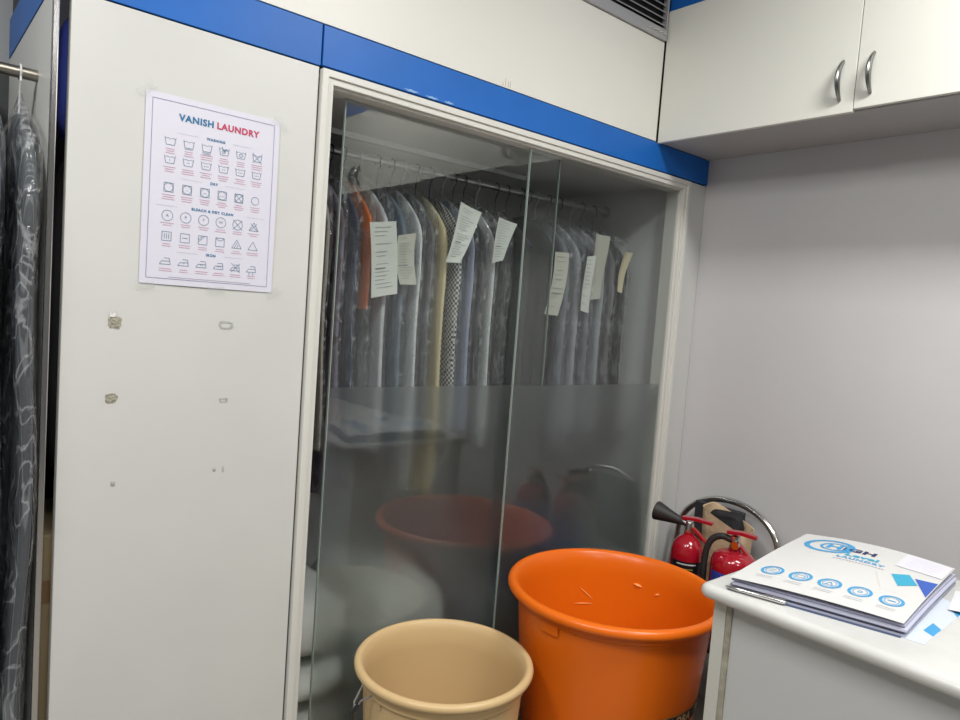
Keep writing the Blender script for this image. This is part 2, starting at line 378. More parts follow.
# ------------------------------------------------------------------ garments
def gprof(d, w):           # half width at distance d below collar
    pts = [(0, .045), (.015, .07), (.04, .11), (.08, .155), (.12, w*.46), (.17, w*.5), (.3, w*.52), (.6, w*.5), (2, w*.46)]
    for (a, p), (b, q) in zip(pts, pts[1:]):
        if d <= b: return p+(q-p)*(d-a)/(b-a)
    return pts[-1][1]
def loft(length, w, th, seed, off=0, fold=.010, crinkle=0, top=-.095, nlev=34, n=64, taper=False):
    b = MB(); v = []; f = []
    for i in range(nlev+1):
        s = i/nlev; d = length*s**1.25; z = top-d
        hw = gprof(d, w)+off; ht = (th*.5*min(1, .45+d*4))+off
        if taper and d < .08: k = .25+.75*d/.08; hw = hw*k+.004; ht *= k
        for k in range(n):
            a = 2*PI*k/n; c, sn = math.cos(a), math.sin(a)
            y = hw*math.copysign(abs(c)**.75, c); x = ht*math.copysign(abs(sn)**.6, sn)
            fr_ = fold*min(1, d*3+.15)
            x *= 1-min(.55, fr_*30*abs(noise.noise((y*26+seed*3.1, s*2.0, seed+(5 if sn > 0 else 0)))))
            if abs(abs(y)-w*.33) < .018 and d > .12: x *= .72        # the line between sleeve and body
            y += fr_*.5*noise.noise((seed*1.7, z*3+a, 3))
            x += .016*noise.noise((y*7, z*2.2, 4))*min(1, d*3)        # neighbours press on one another and drape alike
            if crinkle:
                q = Vector((x*22+seed, y*26, z*22)); nn = noise.noise_vector(q); n2 = noise.noise_vector(q*2.3)
                x += crinkle*(nn.x+.5*n2.x)*.62; y += crinkle*(nn.y+.5*n2.y)*1.1
            v.append((x, y, z + (0 if i else 0) + (noise.noise((y*9, seed, 1))*.012 if i == nlev else 0)))
    for i in range(nlev):
        for k in range(n): f.append((i*n+k, (i+1)*n+k, (i+1)*n+(k+1) % n, i*n+(k+1) % n))
    f.append(tuple(range(n)))
    if not crinkle: f.append(tuple(nlev*n+k for k in range(n))[::-1])
    return b.add(v, f)
def hanger_mesh(w):
    b = MB(); pts = []
    for i in range(15):
        a = math.radians(-35+250*i/14); pts.append((0, .0175*math.cos(a), .0175*math.sin(a)-.0016))
    pts = pts[::-1][::-1]
    pts = pts + [(0, -.017, -.02), (0, -.004, -.035), (0, 0, -.05), (0, 0, -.1)]
    b.tube(pts, .0022, 8)
    arm = [(0, -w*.40, -.225), (0, -w*.34, -.20), (0, -w*.18, -.15), (0, 0, -.105), (0, w*.18, -.15), (0, w*.34, -.20), (0, w*.40, -.225)]
    b.tube(arm, .006, 8); return b
GZ = 1.977
GROUP_L = None
ROW = [-1.675, -1.59, -1.54, -1.492, -1.446, -1.388, -1.318, -1.262, -1.214, -1.16, -1.1, -1.044, -0.995, -0.948, -0.885, -0.79, -0.655, -0.575, -0.505, -0.438, -0.368, -0.3, -0.225]
def garment(name, label, cat, x, m, length=.85, w=.43, th=.05, seed=1, y=.4, cover=True, rz=0, hang='hanger', z=GZ, fold=.010, clen=None, hook=True):
    if y > .3:
        x = min(ROW, key=lambda q: abs(q-x)); w = min(w, .415)
        th = min(2*min(abs(q-x)/2 for q in ROW if q != x)-.020, th+.012)
    t = thing(name, label, cat, (x, y, z), rz, 'garments hanging on the wardrobe rod' if y > .3 else 'suits hanging in the left bay')
    loft(length, w, th, seed, fold=fold).build('cloth', m, t)
    hanger_mesh(w).build('hanger', W['hanger_white' if (hang == 'hanger' and seed % 3 == 1) else hang], t)
    if cover:
        loft((clen or length+.06), w+.022, th+.003, seed+.37, off=.0035, fold=.002, crinkle=.0045, top=-.045, nlev=60, n=84, taper=True).build('plastic_cover', W['plastic'], t, label='clear polythene cover')
    return t
def receipt(t, corners, m, seed=0, curl=.006, rows=16, y=.152):
    """paper slip hung on garment t; world corners TL, TR, BR, BL as (x, z)"""
    c = [Vector((p[0], y, p[1])) for p in corners]; o = t.matrix_world
    loc = Vector(t.location); R = Matrix.Rotation(-t.rotation_euler.z, 3, 'Z')
    def fn(u, v, dy=0):
        p = (c[0]*(1-u)+c[1]*u)*(1-v)+(c[3]*(1-u)+c[2]*u)*v
        p = p+Vector((.006*math.sin(v*PI)*(1 if seed % 2 else -1), curl*math.sin(u*PI+.4)-curl*math.cos(v*3+seed)+dy, 0))
        return R @ (p-loc)
    s = MB().grid(lambda u, v: fn(u, v), 8, 18, thick=(0, -.0006, 0)).build('receipt', m, t, label='printed paper receipt pinned on')
    rnd = random.Random(seed); b = MB()
    for k in range(rows):
        if rnd.random() < .12: continue
        v = .07+.86*k/rows; u0, u1 = .12+.1*rnd.random(), .55+.33*rnd.random(); h = .006 if k != rows*2//3 else .020
        b.add([fn(u0, v, -.0006), fn(u1, v, -.0006), fn(u1, v+h, -.0006), fn(u0, v+h, -.0006)], [(0, 1, 2, 3)])
    if b.v: b.build('printed_lines', W['ink'], s, smooth=False)

F = {}
F['taupe'] = mat('taupe_cloth', (.30, .28, .24), .85, bump=.2, bscale=120)
F['plum'] = pattern('plum_print', (.10, .03, .05), (.22, .20, .28), 26, 22, 'print')
F['navy'] = pattern('navy_stripe', (.018, .025, .07), (.20, .22, .28), 90, 0, 'stripe')
F['orange'] = mat('orange_cloth', (.75, .17, .02), .7, bump=.1, bscale=100)
F['white'] = mat('white_cloth', (.66, .67, .68), .8, bump=.15, bscale=100)
F['check'] = pattern('fine_grey_check', (.66, .66, .68), (.42, .42, .46), 190, 190, 'check')
F['slate'] = mat('slate_blue_cloth', (.13, .17, .22), .85, bump=.2, bscale=120)
F['grey'] = mat('grey_cloth', (.12, .12, .125), .85, bump=.2, bscale=120)
F['cream'] = mat('cream_cloth', (.56, .47, .28), .85, bump=.2, bscale=120)
F['hound'] = pattern('houndstooth', (.012, .012, .014), (.62, .62, .60), 115, 115, 'check')
F['lav'] = mat('lavender_cloth', (.27, .30, .42), .85, bump=.2, bscale=120)
F['dark'] = mat('charcoal_cloth', (.030, .034, .038), .85, bump=.2, bscale=120)
F['ink'] = mat('black_green_cloth', (.010, .014, .015), .85, bump=.2, bscale=120)
F['steel'] = mat('steel_grey_cloth', (.16, .17, .20), .85, bump=.2, bscale=120)
F['pale'] = mat('pale_grey_cloth', (.30, .31, .34), .85, bump=.2, bscale=120)
F['blue'] = mat('bright_blue_cloth', (.05, .14, .34), .8)

garment('hanging_coat', 'long dark garment hanging tight against the left jamb of the wardrobe', 'coat', -1.675, F['dark'], 1.12, .44, .04, 3, cover=False)
garment('hanging_shirt', 'taupe shirt in clear plastic, leftmost seen through the glass', 'shirt', -1.590, F['taupe'], .83, .43, .05, 2)
garment('hanging_dress', 'plum patterned dress in plastic, left of the blue collar', 'dress', -1.540, F['plum'], .98, .41, .06, 3)
garment('hanging_suit', 'dark navy striped garment left of the orange one', 'suit', -1.492, F['navy'], .95, .43, .035, 5)
ja = garment('hanging_jacket', 'bright orange short garment, the only orange one on the rod', 'jacket', -1.446, F['orange'], .40, .43, .034, 6, clen=.8)
s1 = garment('hanging_shirt', 'white shirt with a wide receipt hanging in front, right of the orange garment', 'shirt', -1.388, F['check'], .84, .43, .065, 7)
receipt(s1, [(-1.492, 1.735), (-1.405, 1.750), (-1.380, 1.535), (-1.467, 1.516)], W['paper'], 1, y=.136)
s2 = garment('hanging_trousers', 'slate blue trousers with a beige receipt, between the white shirt and a grey garment', 'trousers', -1.318, F['slate'], .88, .40, .06, 8)
receipt(s2, [(-1.377, 1.712), (-1.314, 1.727), (-1.303, 1.569), (-1.363, 1.564)], W['paper_beige'], 2)
garment('hanging_shirt', 'thin white shirt just right of the slate blue trousers', 'shirt', -1.262, F['white'], .98, .42, .022, 9, fold=.004)
garment('hanging_shirt', 'dark grey shirt in shiny plastic left of the cream coat', 'shirt', -1.214, F['grey'], .84, .42, .05, 10)
garment('hanging_coat', 'cream coat, the only yellowish garment, left of the houndstooth one', 'coat', -1.160, F['cream'], 1.02, .44, .038, 11, cover=False)
s3 = garment('hanging_jacket', 'black and white houndstooth jacket under a large tilted receipt', 'jacket', -1.100, F['hound'], .90, .42, .045, 12, cover=True)
receipt(s3, [(-1.142, 1.851), (-1.056, 1.828), (-1.142, 1.653), (-1.197, 1.649)], W['paper'], 3, rows=20)
garment('hanging_shirt', 'lavender blue shirt right of the houndstooth jacket', 'shirt', -1.044, F['lav'], .80, .42, .035, 13)
garment('hanging_jacket', 'charcoal jacket in plastic right of the lavender shirt', 'jacket', -0.995, F['dark'], .88, .43, .042, 14)
garment('hanging_shirt', 'narrow white shirt between two charcoal jackets', 'shirt', -0.948, F['white'], .86, .41, .022, 15, fold=.004)
s4 = garment('hanging_jacket', 'black jacket in plastic with a curled receipt high on its shoulder', 'jacket', -0.885, F['ink'], .90, .44, .06, 16)
receipt(s4, [(-.975, 1.825), (-.893, 1.812), (-.955, 1.680), (-1.000, 1.665)], W['paper'], 4, rows=14)
garment('hanging_jacket', 'black jacket without plastic behind the overlap of the glass panes', 'jacket', -0.790, F['ink'], .92, .44, .05, 17, cover=False)
s5 = garment('hanging_jacket', 'dark jacket with a long receipt at its front, right of the pane overlap', 'jacket', -0.655, F['ink'], .92, .44, .06, 18, cover=False)
receipt(s5, [(-.695, 1.739), (-.625, 1.742), (-.657, 1.506), (-.724, 1.508)], W['paper_beige'], 5, rows=12)
garment('hanging_shirt', 'steel grey shirt in crumpled shiny plastic right of the long receipt', 'shirt', -0.575, F['steel'], .90, .42, .055, 19)
s6 = garment('hanging_suit', 'pale grey suit in plastic with a narrow receipt', 'suit', -0.505, F['pale'], .92, .42, .045, 20)
receipt(s6, [(-.522, 1.739), (-.478, 1.747), (-.482, 1.525), (-.524, 1.534)], W['paper'], 6, rows=12)
s7 = garment('hanging_suit', 'grey suit in plastic with a rolled tall paper tag at its collar', 'suit', -0.438, F['steel'], .90, .42, .05, 21)
receipt(s7, [(-.485, 1.835), (-.415, 1.828), (-.415, 1.585), (-.464, 1.574)], W['paper_beige'], 7, rows=0, curl=.016)
garment('hanging_shirt', 'mid grey shirt in plastic left of the buff tag', 'shirt', -0.368, F['pale'], .88, .42, .045, 22)
s8 = garment('hanging_jacket', 'dark jacket in plastic with a narrow buff tag', 'jacket', -0.300, F['grey'], .88, .42, .05, 23)
receipt(s8, [(-.289, 1.783), (-.245, 1.784), (-.295, 1.616), (-.320, 1.623)], W['paper_kraft'], 8, rows=0)
garment('hanging_jacket', 'black green jacket in plastic at the far right end of the rod', 'jacket', -0.225, F['ink'], .90, .42, .05, 24)
# empty hangers
for x, m_, lb in ((-.735, 'hanger', 'bare indigo hanger behind the pane overlap'), (-.616, 'hanger', 'indigo hanger over the first garments right of the pane overlap')):
    o = hanger_mesh(.40).build('hanger', W[m_]); o.location = (x, .4, GZ); tag(o, lb, 'hanger', 'bare hangers on the rod')

# wardrobe floor contents, seen through the frost and the slit at the left
pk = mat('white_linen_pack', (.62, .63, .60), .7, bump=.3, bscale=14)
def pillow(name, m, loc, sx, sy, sz, seed, parent=None, wob=.02, nu=28, nv=18):
    b = MB(); v = []; f = []
    for j in range(nv+1):
        ph = -PI/2+PI*j/nv
        for i in range(nu):
            a = 2*PI*i/nu; c = abs(math.cos(ph))**.45; x = math.copysign(abs(math.cos(a))**.5, math.cos(a))*c; y = math.copysign(abs(math.sin(a))**.5, math.sin(a))*c
            z = math.copysign(abs(math.sin(ph))**.7, math.sin(ph)); nn = noise.noise_vector((x*2+seed, y*2, z*2))*wob
            v.append((x*sx/2+nn.x, y*sy/2+nn.y, max(0, sz/2*(1+z)+nn.z*(1 if j > nv/3 else 0))))
    for j in range(nv):
        for i in range(nu): f.append((j*nu+i, j*nu+(i+1) % nu, (j+1)*nu+(i+1) % nu, (j+1)*nu+i))
    b.add(v, f); o = b.build(name, m, parent); o.location = loc; return o
for k, (z, h, lb) in enumerate(((.033, .125, 'white folded linen pack at the bottom of the pile by the left jamb'), (.163, .136, 'white folded linen pack second from the bottom by the left jamb'), (.311, .112, 'white folded linen pack third up by the left jamb'), (.434, .20, 'white folded linen pack on top of the pile by the left jamb'))):
    tag(pillow('linen_pack', pk, (-1.585, .38, z), .25, .56, h, k*3+1, wob=.006), lb, 'linen', 'folded linen packs stacked in the wardrobe')
tag(pillow('laundry_sack', mat('white_sack', (.70, .71, .68), .75, bump=.3, bscale=9), (-1.24, .40, .032), .36, .56, .58, 9, wob=.03), 'white laundry sack on the wardrobe floor behind the frosted glass', 'sack', 'sacks on the wardrobe floor')
tag(pillow('laundry_sack', mat('grey_sack', (.28, .28, .30), .75, bump=.3, bscale=9), (-.80, .43, .032), .32, .5, .40, 19, wob=.03), 'grey laundry sack on the wardrobe floor behind the tall orange bin', 'sack', 'sacks on the wardrobe floor')
tag(pillow('laundry_sack', mat('blue_sack', (.10, .12, .22), .75, bump=.3, bscale=9), (-.33, .48, .032), .24, .4, .62, 29, wob=.03), 'dark blue laundry sack in the right corner of the wardrobe', 'sack', 'sacks on the wardrobe floor')

# neighbouring bay at the far left
rod2 = thing('hanging_rod', 'tarnished metal rod at the left edge of the photo holding two indigo hangers', 'rod', (0, .17, 1.936))
MB().tube([(-3.2, 0, 0), (-2.3185, 0, 0)], .0125, 14).build('rod', mat('tarnished_steel', (.38, .35, .30), .35, 1), rod2)
W['jacket_left'] = pattern('charcoal_pinstripe', (.045, .052, .060), (.12, .13, .14), 60, 0, 'stripe')
garment('hanging_suit', 'charcoal pinstripe suit in plastic at the left edge, nearest the bay side panel', 'suit', -2.350, W['jacket_left'], 1.60, .40, .046, 31, y=.17, z=1.936, fold=.008)
garment('hanging_suit', 'dark suit in bluish plastic cut off by the left edge of the photo', 'suit', -2.410, F['slate'], 1.62, .42, .04, 33, y=.17, z=1.936, fold=.008)
# things glimpsed through the slot beside the white panel

tag(pillow('hanging_cloth', mat('royal_blue_cloth', (.03, .05, .30), .85), (-2.212, .095, 1.79), .18, .12, .27, 41, wob=.006), 'royal blue cloth glimpsed high in the dark slot beside the white panel', 'cloth')
tag(pillow('hanging_coat', mat('black_wool', (.008, .008, .010), .9), (-2.212, .095, 1.05), .18, .12, .735, 43, wob=.006), 'black coat below the blue cloth in the slot beside the white panel', 'coat')
cb = thing('cardboard_box', 'brown cardboard box standing low in the slot beside the white panel', 'box', (-2.19, .20, 0))
kraft = mat('corrugated_cardboard', (.30, .23, .13), .85, var=.15, vscale=5)
box('carton', kraft, -.11, .11, -.15, .15, 0, .95, cb, bevel=.003); box('packing_tape', mat('brown_tape', (.22, .13, .06), .3), -.1105, .1105, -.1515, -.150, .80, .85, cb)

# ------------------------------------------------------------------ poster
po = thing('poster', 'laundry care symbol poster taped on the white panel', 'poster', (-2.1425, -.0015, 1.508))
PW, PH = .303, .4145
def pf(u, v, d=0): return (u, -.0004-d-.0012*math.sin(u/PW*PI)-.001*math.sin(v/PH*PI), v)
MB().grid(lambda u, v: pf(u*PW, v*PH), 12, 12, thick=(0, -.0005, 0)).build('sheet', mat('poster_paper', (.66, .65, .74), .45), po)
slate = mat('slate_ink', (.15, .24, .33), .8); teal = mat('blue_ink', (.03, .17, .34), .8); pink = mat('crimson_ink', (.52, .06, .13), .8); rose = mat('rose_ink', (.56, .30, .40), .8)
gy = mat('pale_grey_ink', (.42, .42, .50), .8)
ink = Flat(); d = ink; w1 = .0011
def P(u, v): return (u*PW, (1-v)*PH)
bd = Flat().poly([P(.045, .033), P(.955, .033), P(.955, .967), P(.045, .967)], .0011, True)
bd.build(lambda u, v: pf(u, v, .0007), 'printed_border', mat('border_ink', (.30, .25, .42), .8), po)
Flat().text('VANISH', P(.355, .108), .0200, bold=.0008, space=1.12).build(lambda u, v: pf(u, v, .0007), 'printed_title', teal, po, 'dark blue word VANISH')
Flat().text('LAUNDRY', P(.665, .108), .0200, bold=.0008, space=1.12).build(lambda u, v: pf(u, v, .0007), 'printed_title', pink, po, 'crimson word LAUNDRY')
for t_, v, s_ in (('WASHING', .19, .0080), ('DRY', .427, .0080), ('BLEACH & DRY CLEAN', .58, .0080), ('IRON', .82, .0080)):
    Flat().text(t_, P(.5, v), s_, bold=.0003, space=1.2).build(lambda u, v: pf(u, v, .0007), 'heading', teal, po)
for v, g_ in ((.19, .11), (.427, .07), (.58, .24), (.82, .08)):
    for sg in (-1, 1): Flat().line(P(.5+sg*(g_+.02), v), P(.5+sg*(g_+.17), v), .0005).build(lambda u, v: pf(u, v, .0007), 'printed_rule', gy, po)
Flat().line(P(.2, .957), P(.82, .957), .0012).build(lambda u, v: pf(u, v, .0007), 'footnote', gy, po)
cols = (.175, .305, .435, .565, .695, .825); rows = (.24, .336, .482, .631, .741, .874)
S = .0115
def tub(c, under=0):
    x, y = c; d.poly([(x-S, y+S*.75), (x-S*.75, y-S*.7), (x+S*.75, y-S*.7), (x+S, y+S*.75)], w1)
    d.poly([(x-S*.93, y+S*.4), (x-S*.45, y+S*.6), (x, y+S*.38), (x+S*.45, y+S*.6), (x+S*.93, y+S*.4)], w1*.7)
    for k in range(under): d.line((x-S*.8, y-S*(.95+.25*k)), (x+S*.8, y-S*(.95+.25*k)), w1*.8)
def cross(c, k=1): x, y = c; d.line((x-S*k, y-S*k), (x+S*k, y+S*k), w1); d.line((x-S*k, y+S*k), (x+S*k, y-S*k), w1)
def sq(c): x, y = c; d.poly([(x-S*.85, y-S*.85), (x+S*.85, y-S*.85), (x+S*.85, y+S*.85), (x-S*.85, y+S*.85)], w1, True)
def dots(c, n):
    x, y = c
    for k in range(n): d.ring((x+(k-(n-1)/2)*.004, y-S*.12), .0007, .0007, .0009, 6)
def tri(c): x, y = c; d.poly([(x-S, y-S*.8), (x+S, y-S*.8), (x, y+S*.9)], w1, True)
def iron(c):
    x, y = c; d.poly([(x-S*1.1, y-S*.6), (x+S*.9, y-S*.6), (x+S*.7, y+S*.6), (x-S*.3, y+S*.6)], w1); d.poly([(x-S*1.1, y-S*.6), (x-S*.7, y), (x+S*.8, y+.05*S)], w1)
rnd = random.Random(4)
for r, v in enumerate(rows):
    for k, u in enumerate(cols):
        d = Flat(); c = P(u, v); x, y = c
        if r == 0:
            tub(c, (0, 1, 2, 0, 0, 0)[k])
            if k == 3: d.poly([(x-S*.5, y+S*.9), (x, y-S*.1), (x+S*.3, y+S*.5), (x+S*.7, y+S*.2)], w1*1.6); d.ring((x-S*.1, y), S*.35, S*.35, w1, 10)
            if k == 4: d.ring((x, y-.1*S), S*.4, S*.3, w1, 10)
            if k == 5: cross(c)
        elif r == 1:
            tub(c); dots(c, (1, 2, 3, 2, 3, 3)[k])
        elif r == 2:
            if k < 5: sq(c)
            d.ring(c, S*.8, S*.8, w1); dots(c, (0, 1, 2, 3, 0, 0)[k])
            if k == 4: cross(c, .85)
        elif r == 3:
            if k < 4: d.ring(c, S, S, w1); d.text('APFW'[k], (x, y), .009)
            elif k == 4: d.ring(c, S, S, w1); cross(c)
            else: tri(c); cross(c, .7)
        elif r == 4:
            if k < 4: sq(c)
            if k == 0: [d.line((x+q*S*.4, y-S*.5), (x+q*S*.4, y+S*.5), w1) for q in (-1, 0, 1)]
            if k == 1: d.line((x-S*.5, y), (x+S*.5, y), w1)
            if k == 2: d.line((x-S*.85, y), (x, y+S*.85), w1); d.line((x-S*.85, y-S*.4), (x+S*.4, y+S*.85), w1)
            if k == 3: d.poly([(x-S*.85, y+S*.85), (x-S*.3, y+S*.35), (x+S*.3, y+S*.35), (x+S*.85, y+S*.85)], w1)
            if k > 3: tri(c)
            if k == 4: d.line((x-S*.5, y-S*.8), (x+.1*S, y+S*.3), w1); d.line((x, y-S*.8), (x+.35*S, y-.1*S), w1)
        else:
            iron(c); dots(c, (0, 1, 2, 3, 0, 0)[k])
            if k == 4: cross(c, .9)
            if k == 5: d.line((x-S*.5, y-S*.7), (x-S*.5, y-S*1.3), w1); d.line((x+S*.3, y-S*.7), (x+S*.3, y-S*1.3), w1)
        sy = d.build(lambda u, v: pf(u, v, .0007), 'care_symbol', slate, po)
        cp = Flat()
        for q in range(2 if r > 2 else 3):
            hw = (.026+.022*rnd.random()); vv = v+.040+q*.0115; cp.line(P(u-hw, vv), P(u+hw, vv), .0011)
        cp.build(lambda u, v: pf(u, v, .0007), 'caption', rose, sy)
tape = clear_mat('clear_tape', (.97, .97, .96), 1, .25, haze=.10, ior=1.3)
for (u, v, a) in ((.0, PH, 40), (PW, PH*.985, -35), (PW+.004, .0, 30), (.012, -.004, 10), (PW*.55, -.004, 5)):
    ca, sa = math.cos(math.radians(a)), math.sin(math.radians(a))
    MB().grid(lambda s, t: (u+(s-.5)*.040*ca-(t-.5)*.018*sa, -.0042-.0006*math.sin(s*9), v+(s-.5)*.040*sa+(t-.5)*.018*ca), 6, 3).build('tape', tape, po, label='clear adhesive tape')

# old tape residue on the white panel
res_m = mat('old_foam_tape', (.34, .32, .25), .9, bump=.6, bscale=160, var=.25, vscale=90)
res_w = mat('torn_white_tape', (.66, .66, .63), .8, bump=.4, bscale=120); res_g = mat('grey_tape_trace', (.40, .40, .39), .9, var=.2, vscale=120)
def blotch(x, z, sx, sz, m, seed, label, hole=False):
    b = MB(); n = 22; v = []
    rnd = random.Random(seed)
    for r_ in (1, .6, 0):
        for k in range(n):
            a = 2*PI*k/n; q = 1+.28*(rnd.random()-.5); cx = math.copysign(abs(math.cos(a))**.5, math.cos(a)); cz = math.copysign(abs(math.sin(a))**.5, math.sin(a))
            v.append((x+cx*sx/2*r_*q, -.0006-.0012*(1-r_), z+cz*sz/2*r_*q))
    f = [(j*n+k, j*n+(k+1) % n, (j+1)*n+(k+1) % n, (j+1)*n+k) for j in range(0 if not hole else 0, 1 if hole else 2) for k in range(n)]
    b.add(v, f); return tag(b.build('tape_residue', m), label, 'tape residue', 'old tape marks on the white panel')
a1 = blotch(-2.186, 1.4185, .026, .026, res_m, 1, 'brown tape square with torn white corner, topmost of the left column on the white panel')
blotch(-2.188, 1.2535, .024, .020, res_m, 2, 'brown square of old tape, middle of the left column on the white panel')
blotch(-2.178, 1.064, .009, .011, res_g, 3, 'faint small grey tape mark, lowest of the left column on the white panel')
blotch(-1.946, 1.423, .036, .018, res_g, 4, 'faint oval ring of glue below the poster at the right', True)
blotch(-1.944, 1.243, .020, .011, res_g, 5, 'faint glue ring halfway down the white panel at the right', True)
blotch(-1.958, 1.076, .007, .010, res_g, 6, 'small grey speck of tape, lowest at the right of the white panel')
blotch(-1.937, 1.075, .005, .014, res_g, 7, 'narrow grey fleck just right of the lowest speck on the white panel')
q = MB().grid(lambda u, v: (-2.198+.012*u+.002*v, -.0022, 1.430+.014*v), 3, 3).build('torn_corner', res_w, a1, label='torn white corner')

# ------------------------------------------------------------------ laundry bins
def bin_(name, label, loc, R, H, r_base, m, rim, tilt=(0, 0)):
    t = thing(name, label, 'bin', loc, 0, 'plastic laundry bins'); t.rotation_euler = (tilt[0], tilt[1], 0)
    ri = R-rim*2.1                                   # wall radius under the rim
    prof = [(0, .0), (r_base*.93, 0), (r_base, .012)]
    for i in range(1, 9): s = i/8; prof.append((r_base+(ri-r_base)*s, .012+(H-.05-.012)*s))
    prof += [(ri+.002, H-.055), (ri+.007, H-.050), (ri+.007, H-rim*2.2), (ri+.010, H-rim*1.7)]
    for i in range(13):                               # rolled rim
        a = math.radians(-100+ (250)*i/12); prof.append((R-rim*.95+rim*.95*math.cos(a), H-rim*.95+rim*.95*math.sin(a)))
    prof += [(ri-.006, H-rim*2.0), (ri-.010, H-.07)]
    for i in range(8, -1, -1): s = i/8; prof.append((r_base-.008+(ri-.010-r_base+.008)*s, .018+(H-.07-.018)*s))
    prof += [(0, .016)]
    MB().lathe(prof, 112).build('tub', m, t)
    return t
RO = (-.822, -.342, 0)
ob = bin_('laundry_bin', 'tall orange plastic bin standing in front of the glass doors', RO, .332, .688, .238, W['orange'], .0165)
sc2 = mat('pale_scratch', (.95, .42, .12), .5)
def wallr(z, H=.688, R=.332, rim=.0165, rb=.238): ri = R-rim*2.1; return rb-.008+(ri-.010-rb+.008)*(z-.018)/(H-.07-.018)
def inner_mark(parent, a0, z0, a1, z1, wd_):
    pts = []
    for i in range(9):
        s = i/8; a = math.radians(a0+(a1-a0)*s); z = z0+(z1-z0)*s; r = wallr(z)-.0018; pts.append((r*math.cos(a), r*math.sin(a), z))
    MB().tube(pts, [wd_*(.2+.8*math.sin(PI*i/8)) for i in range(9)], 6).build('scratch', sc2, parent, label='pale scratch on the inside')
inner_mark(ob, 62, .56, 52, .52, .0022); inner_mark(ob, 66, .505, 52, .505, .002); inner_mark(ob, 88, .50, 80, .46, .0018); inner_mark(ob, 24, .595, 18, .590, .005); inner_mark(ob, 8, .575, 5, .585, .004)
# moulded lug under the rim, lettering band
def arc_patch(a0, a1, z0, z1, r0_, r1_, th=.004, n=10):
    return MB().grid(lambda u, v: ((r0_+(r1_-r0_)*v+th)*math.cos(math.radians(a0+(a1-a0)*u)), (r0_+(r1_-r0_)*v+th)*math.sin(math.radians(a0+(a1-a0)*u)), z0+(z1-z0)*v), n, 2)
arc_patch(177, 189, .608, .638, .297, .299, .004).build('moulded_lug', W['orange'], ob)
def outr(z): return .238+(.2978-.238)*(z-.012)/(.688-.062)
AL = -82
arc_patch(AL-30, AL+46, .366, .408, outr(.366), outr(.408), .0012, 24).build('label_band', mat('dark_brown_label', (.035, .018, .01), .5), ob)
rimlbl = Flat().line((-.14, .0202), (.21, .0202), .0016).line((-.14, -.0202), (.21, -.0202), .0016)
lt = Flat().text('FLORA', (.095, .0), .034, bold=.0012, space=1.1).text('FLORA', (-.05, .0), .034, bold=.0012, space=1.1)
def onbin(u, v):
    z = .387+v; r = outr(z)+.0022; a = math.radians(AL)+u/r; return (r*math.cos(a), r*math.sin(a), z)
lt.v += []
for F_, nm in ((lt, 'label_lettering'), (rimlbl, 'label_border')):
    if nm == 'label_border':
        F_ = Flat()
        for s in range(24):
            u0 = -.14+.35*s/24; u1 = -.14+.35*(s+1)/24
            F_.line((u0, .0202), (u1, .0202), .0016); F_.line((u0, -.0202), (u1, -.0202), .0016)
    F_.build(onbin, nm, mat('buff_lettering', (.62, .48, .25), .6), ob)

RB = (-1.373, -.208, 0)
bb = bin_('laundry_bin', 'shorter beige plastic bin left of the orange one with a wire handle', RB, .247, .543, .19, W['beige'], .0125)
# wire bail handle with black grip, hanging at the left
ha = math.radians(170); ux, uy = math.cos(ha), math.sin(ha); tx, ty = -uy, ux
def hb(o_, t_, z): return (ux*o_+tx*t_, uy*o_+ty*t_, z)
MB().tube([hb(.222, .034, .498), hb(.252, .032, .490), hb(.270, .022, .458), hb(.262, .006, .418), hb(.254, -.006, .415), hb(.246, -.028, .455), hb(.222, -.036, .490)], .0028, 8).build('wire_handle', W['steel'], bb)
MB().tube([hb(.258, .029, .480), hb(.270, .022, .458), hb(.264, .010, .428)], .0055, 10).build('grip', W['black'], bb)
arc_patch(153, 157, .470, .505, .214, .216, .008).build('handle_lug', W['beige'], bb); arc_patch(183, 187, .470, .505, .214, .216, .008).build('handle_lug', W['beige'], bb)

# ------------------------------------------------------------------ chair with extinguishers
ch = thing('chair', 'chrome framed chair with dark padding against the right wall', 'chair', (-.29, -.28, 0))
pts = []
for i in range(41):
    a = PI*i/40; pts.append((.215+.02*math.sin(a), .215*math.cos(a), .655+.185*math.sin(a)**.85))
pts = [(.15, .215, .40), (.18, .215, .5)]+pts+[(.18, -.215, .5), (.15, -.215, .40)]
MB().tube(pts, .0125, 14).build('back_frame', W['chrome'], ch)
dk = mat('dark_vinyl', (.03, .03, .034), .45, bump=.2, bscale=90)
MB().box(.205, .225, -.07, .14, .52, .815).build('backrest', dk, ch, smooth=False, bevel=.006)
MB().box(-.165, .19, -.262, .235, .415, .45).build('seat', dk, ch, smooth=False, bevel=.012)
for sx in (-1, 1):
    for sy in (-1, 1):
        MB().tube([(sx*.14, sy*.215, .42), (sx*.145, sy*.225, .0)], .011, 10).build('leg', W['chrome'], ch)
sbl = mat('black_label', (.01, .01, .012), .4); whi = mat('white_print', (.75, .75, .75), .6); yel = mat('yellow_print', (.75, .6, .05), .6)
def cylmap(r, a0, z0): return lambda u, v: (r*math.cos(a0+u/r), r*math.sin(a0+u/r), z0+v)
def arcp(r, a0, a1, z0, z1, n=14): return MB().grid(lambda u, v: (r*math.cos(a0+(a1-a0)*u), r*math.sin(a0+(a1-a0)*u), z0+(z1-z0)*v), n, 1)
FA = math.radians(212)     # direction of the camera seen from here
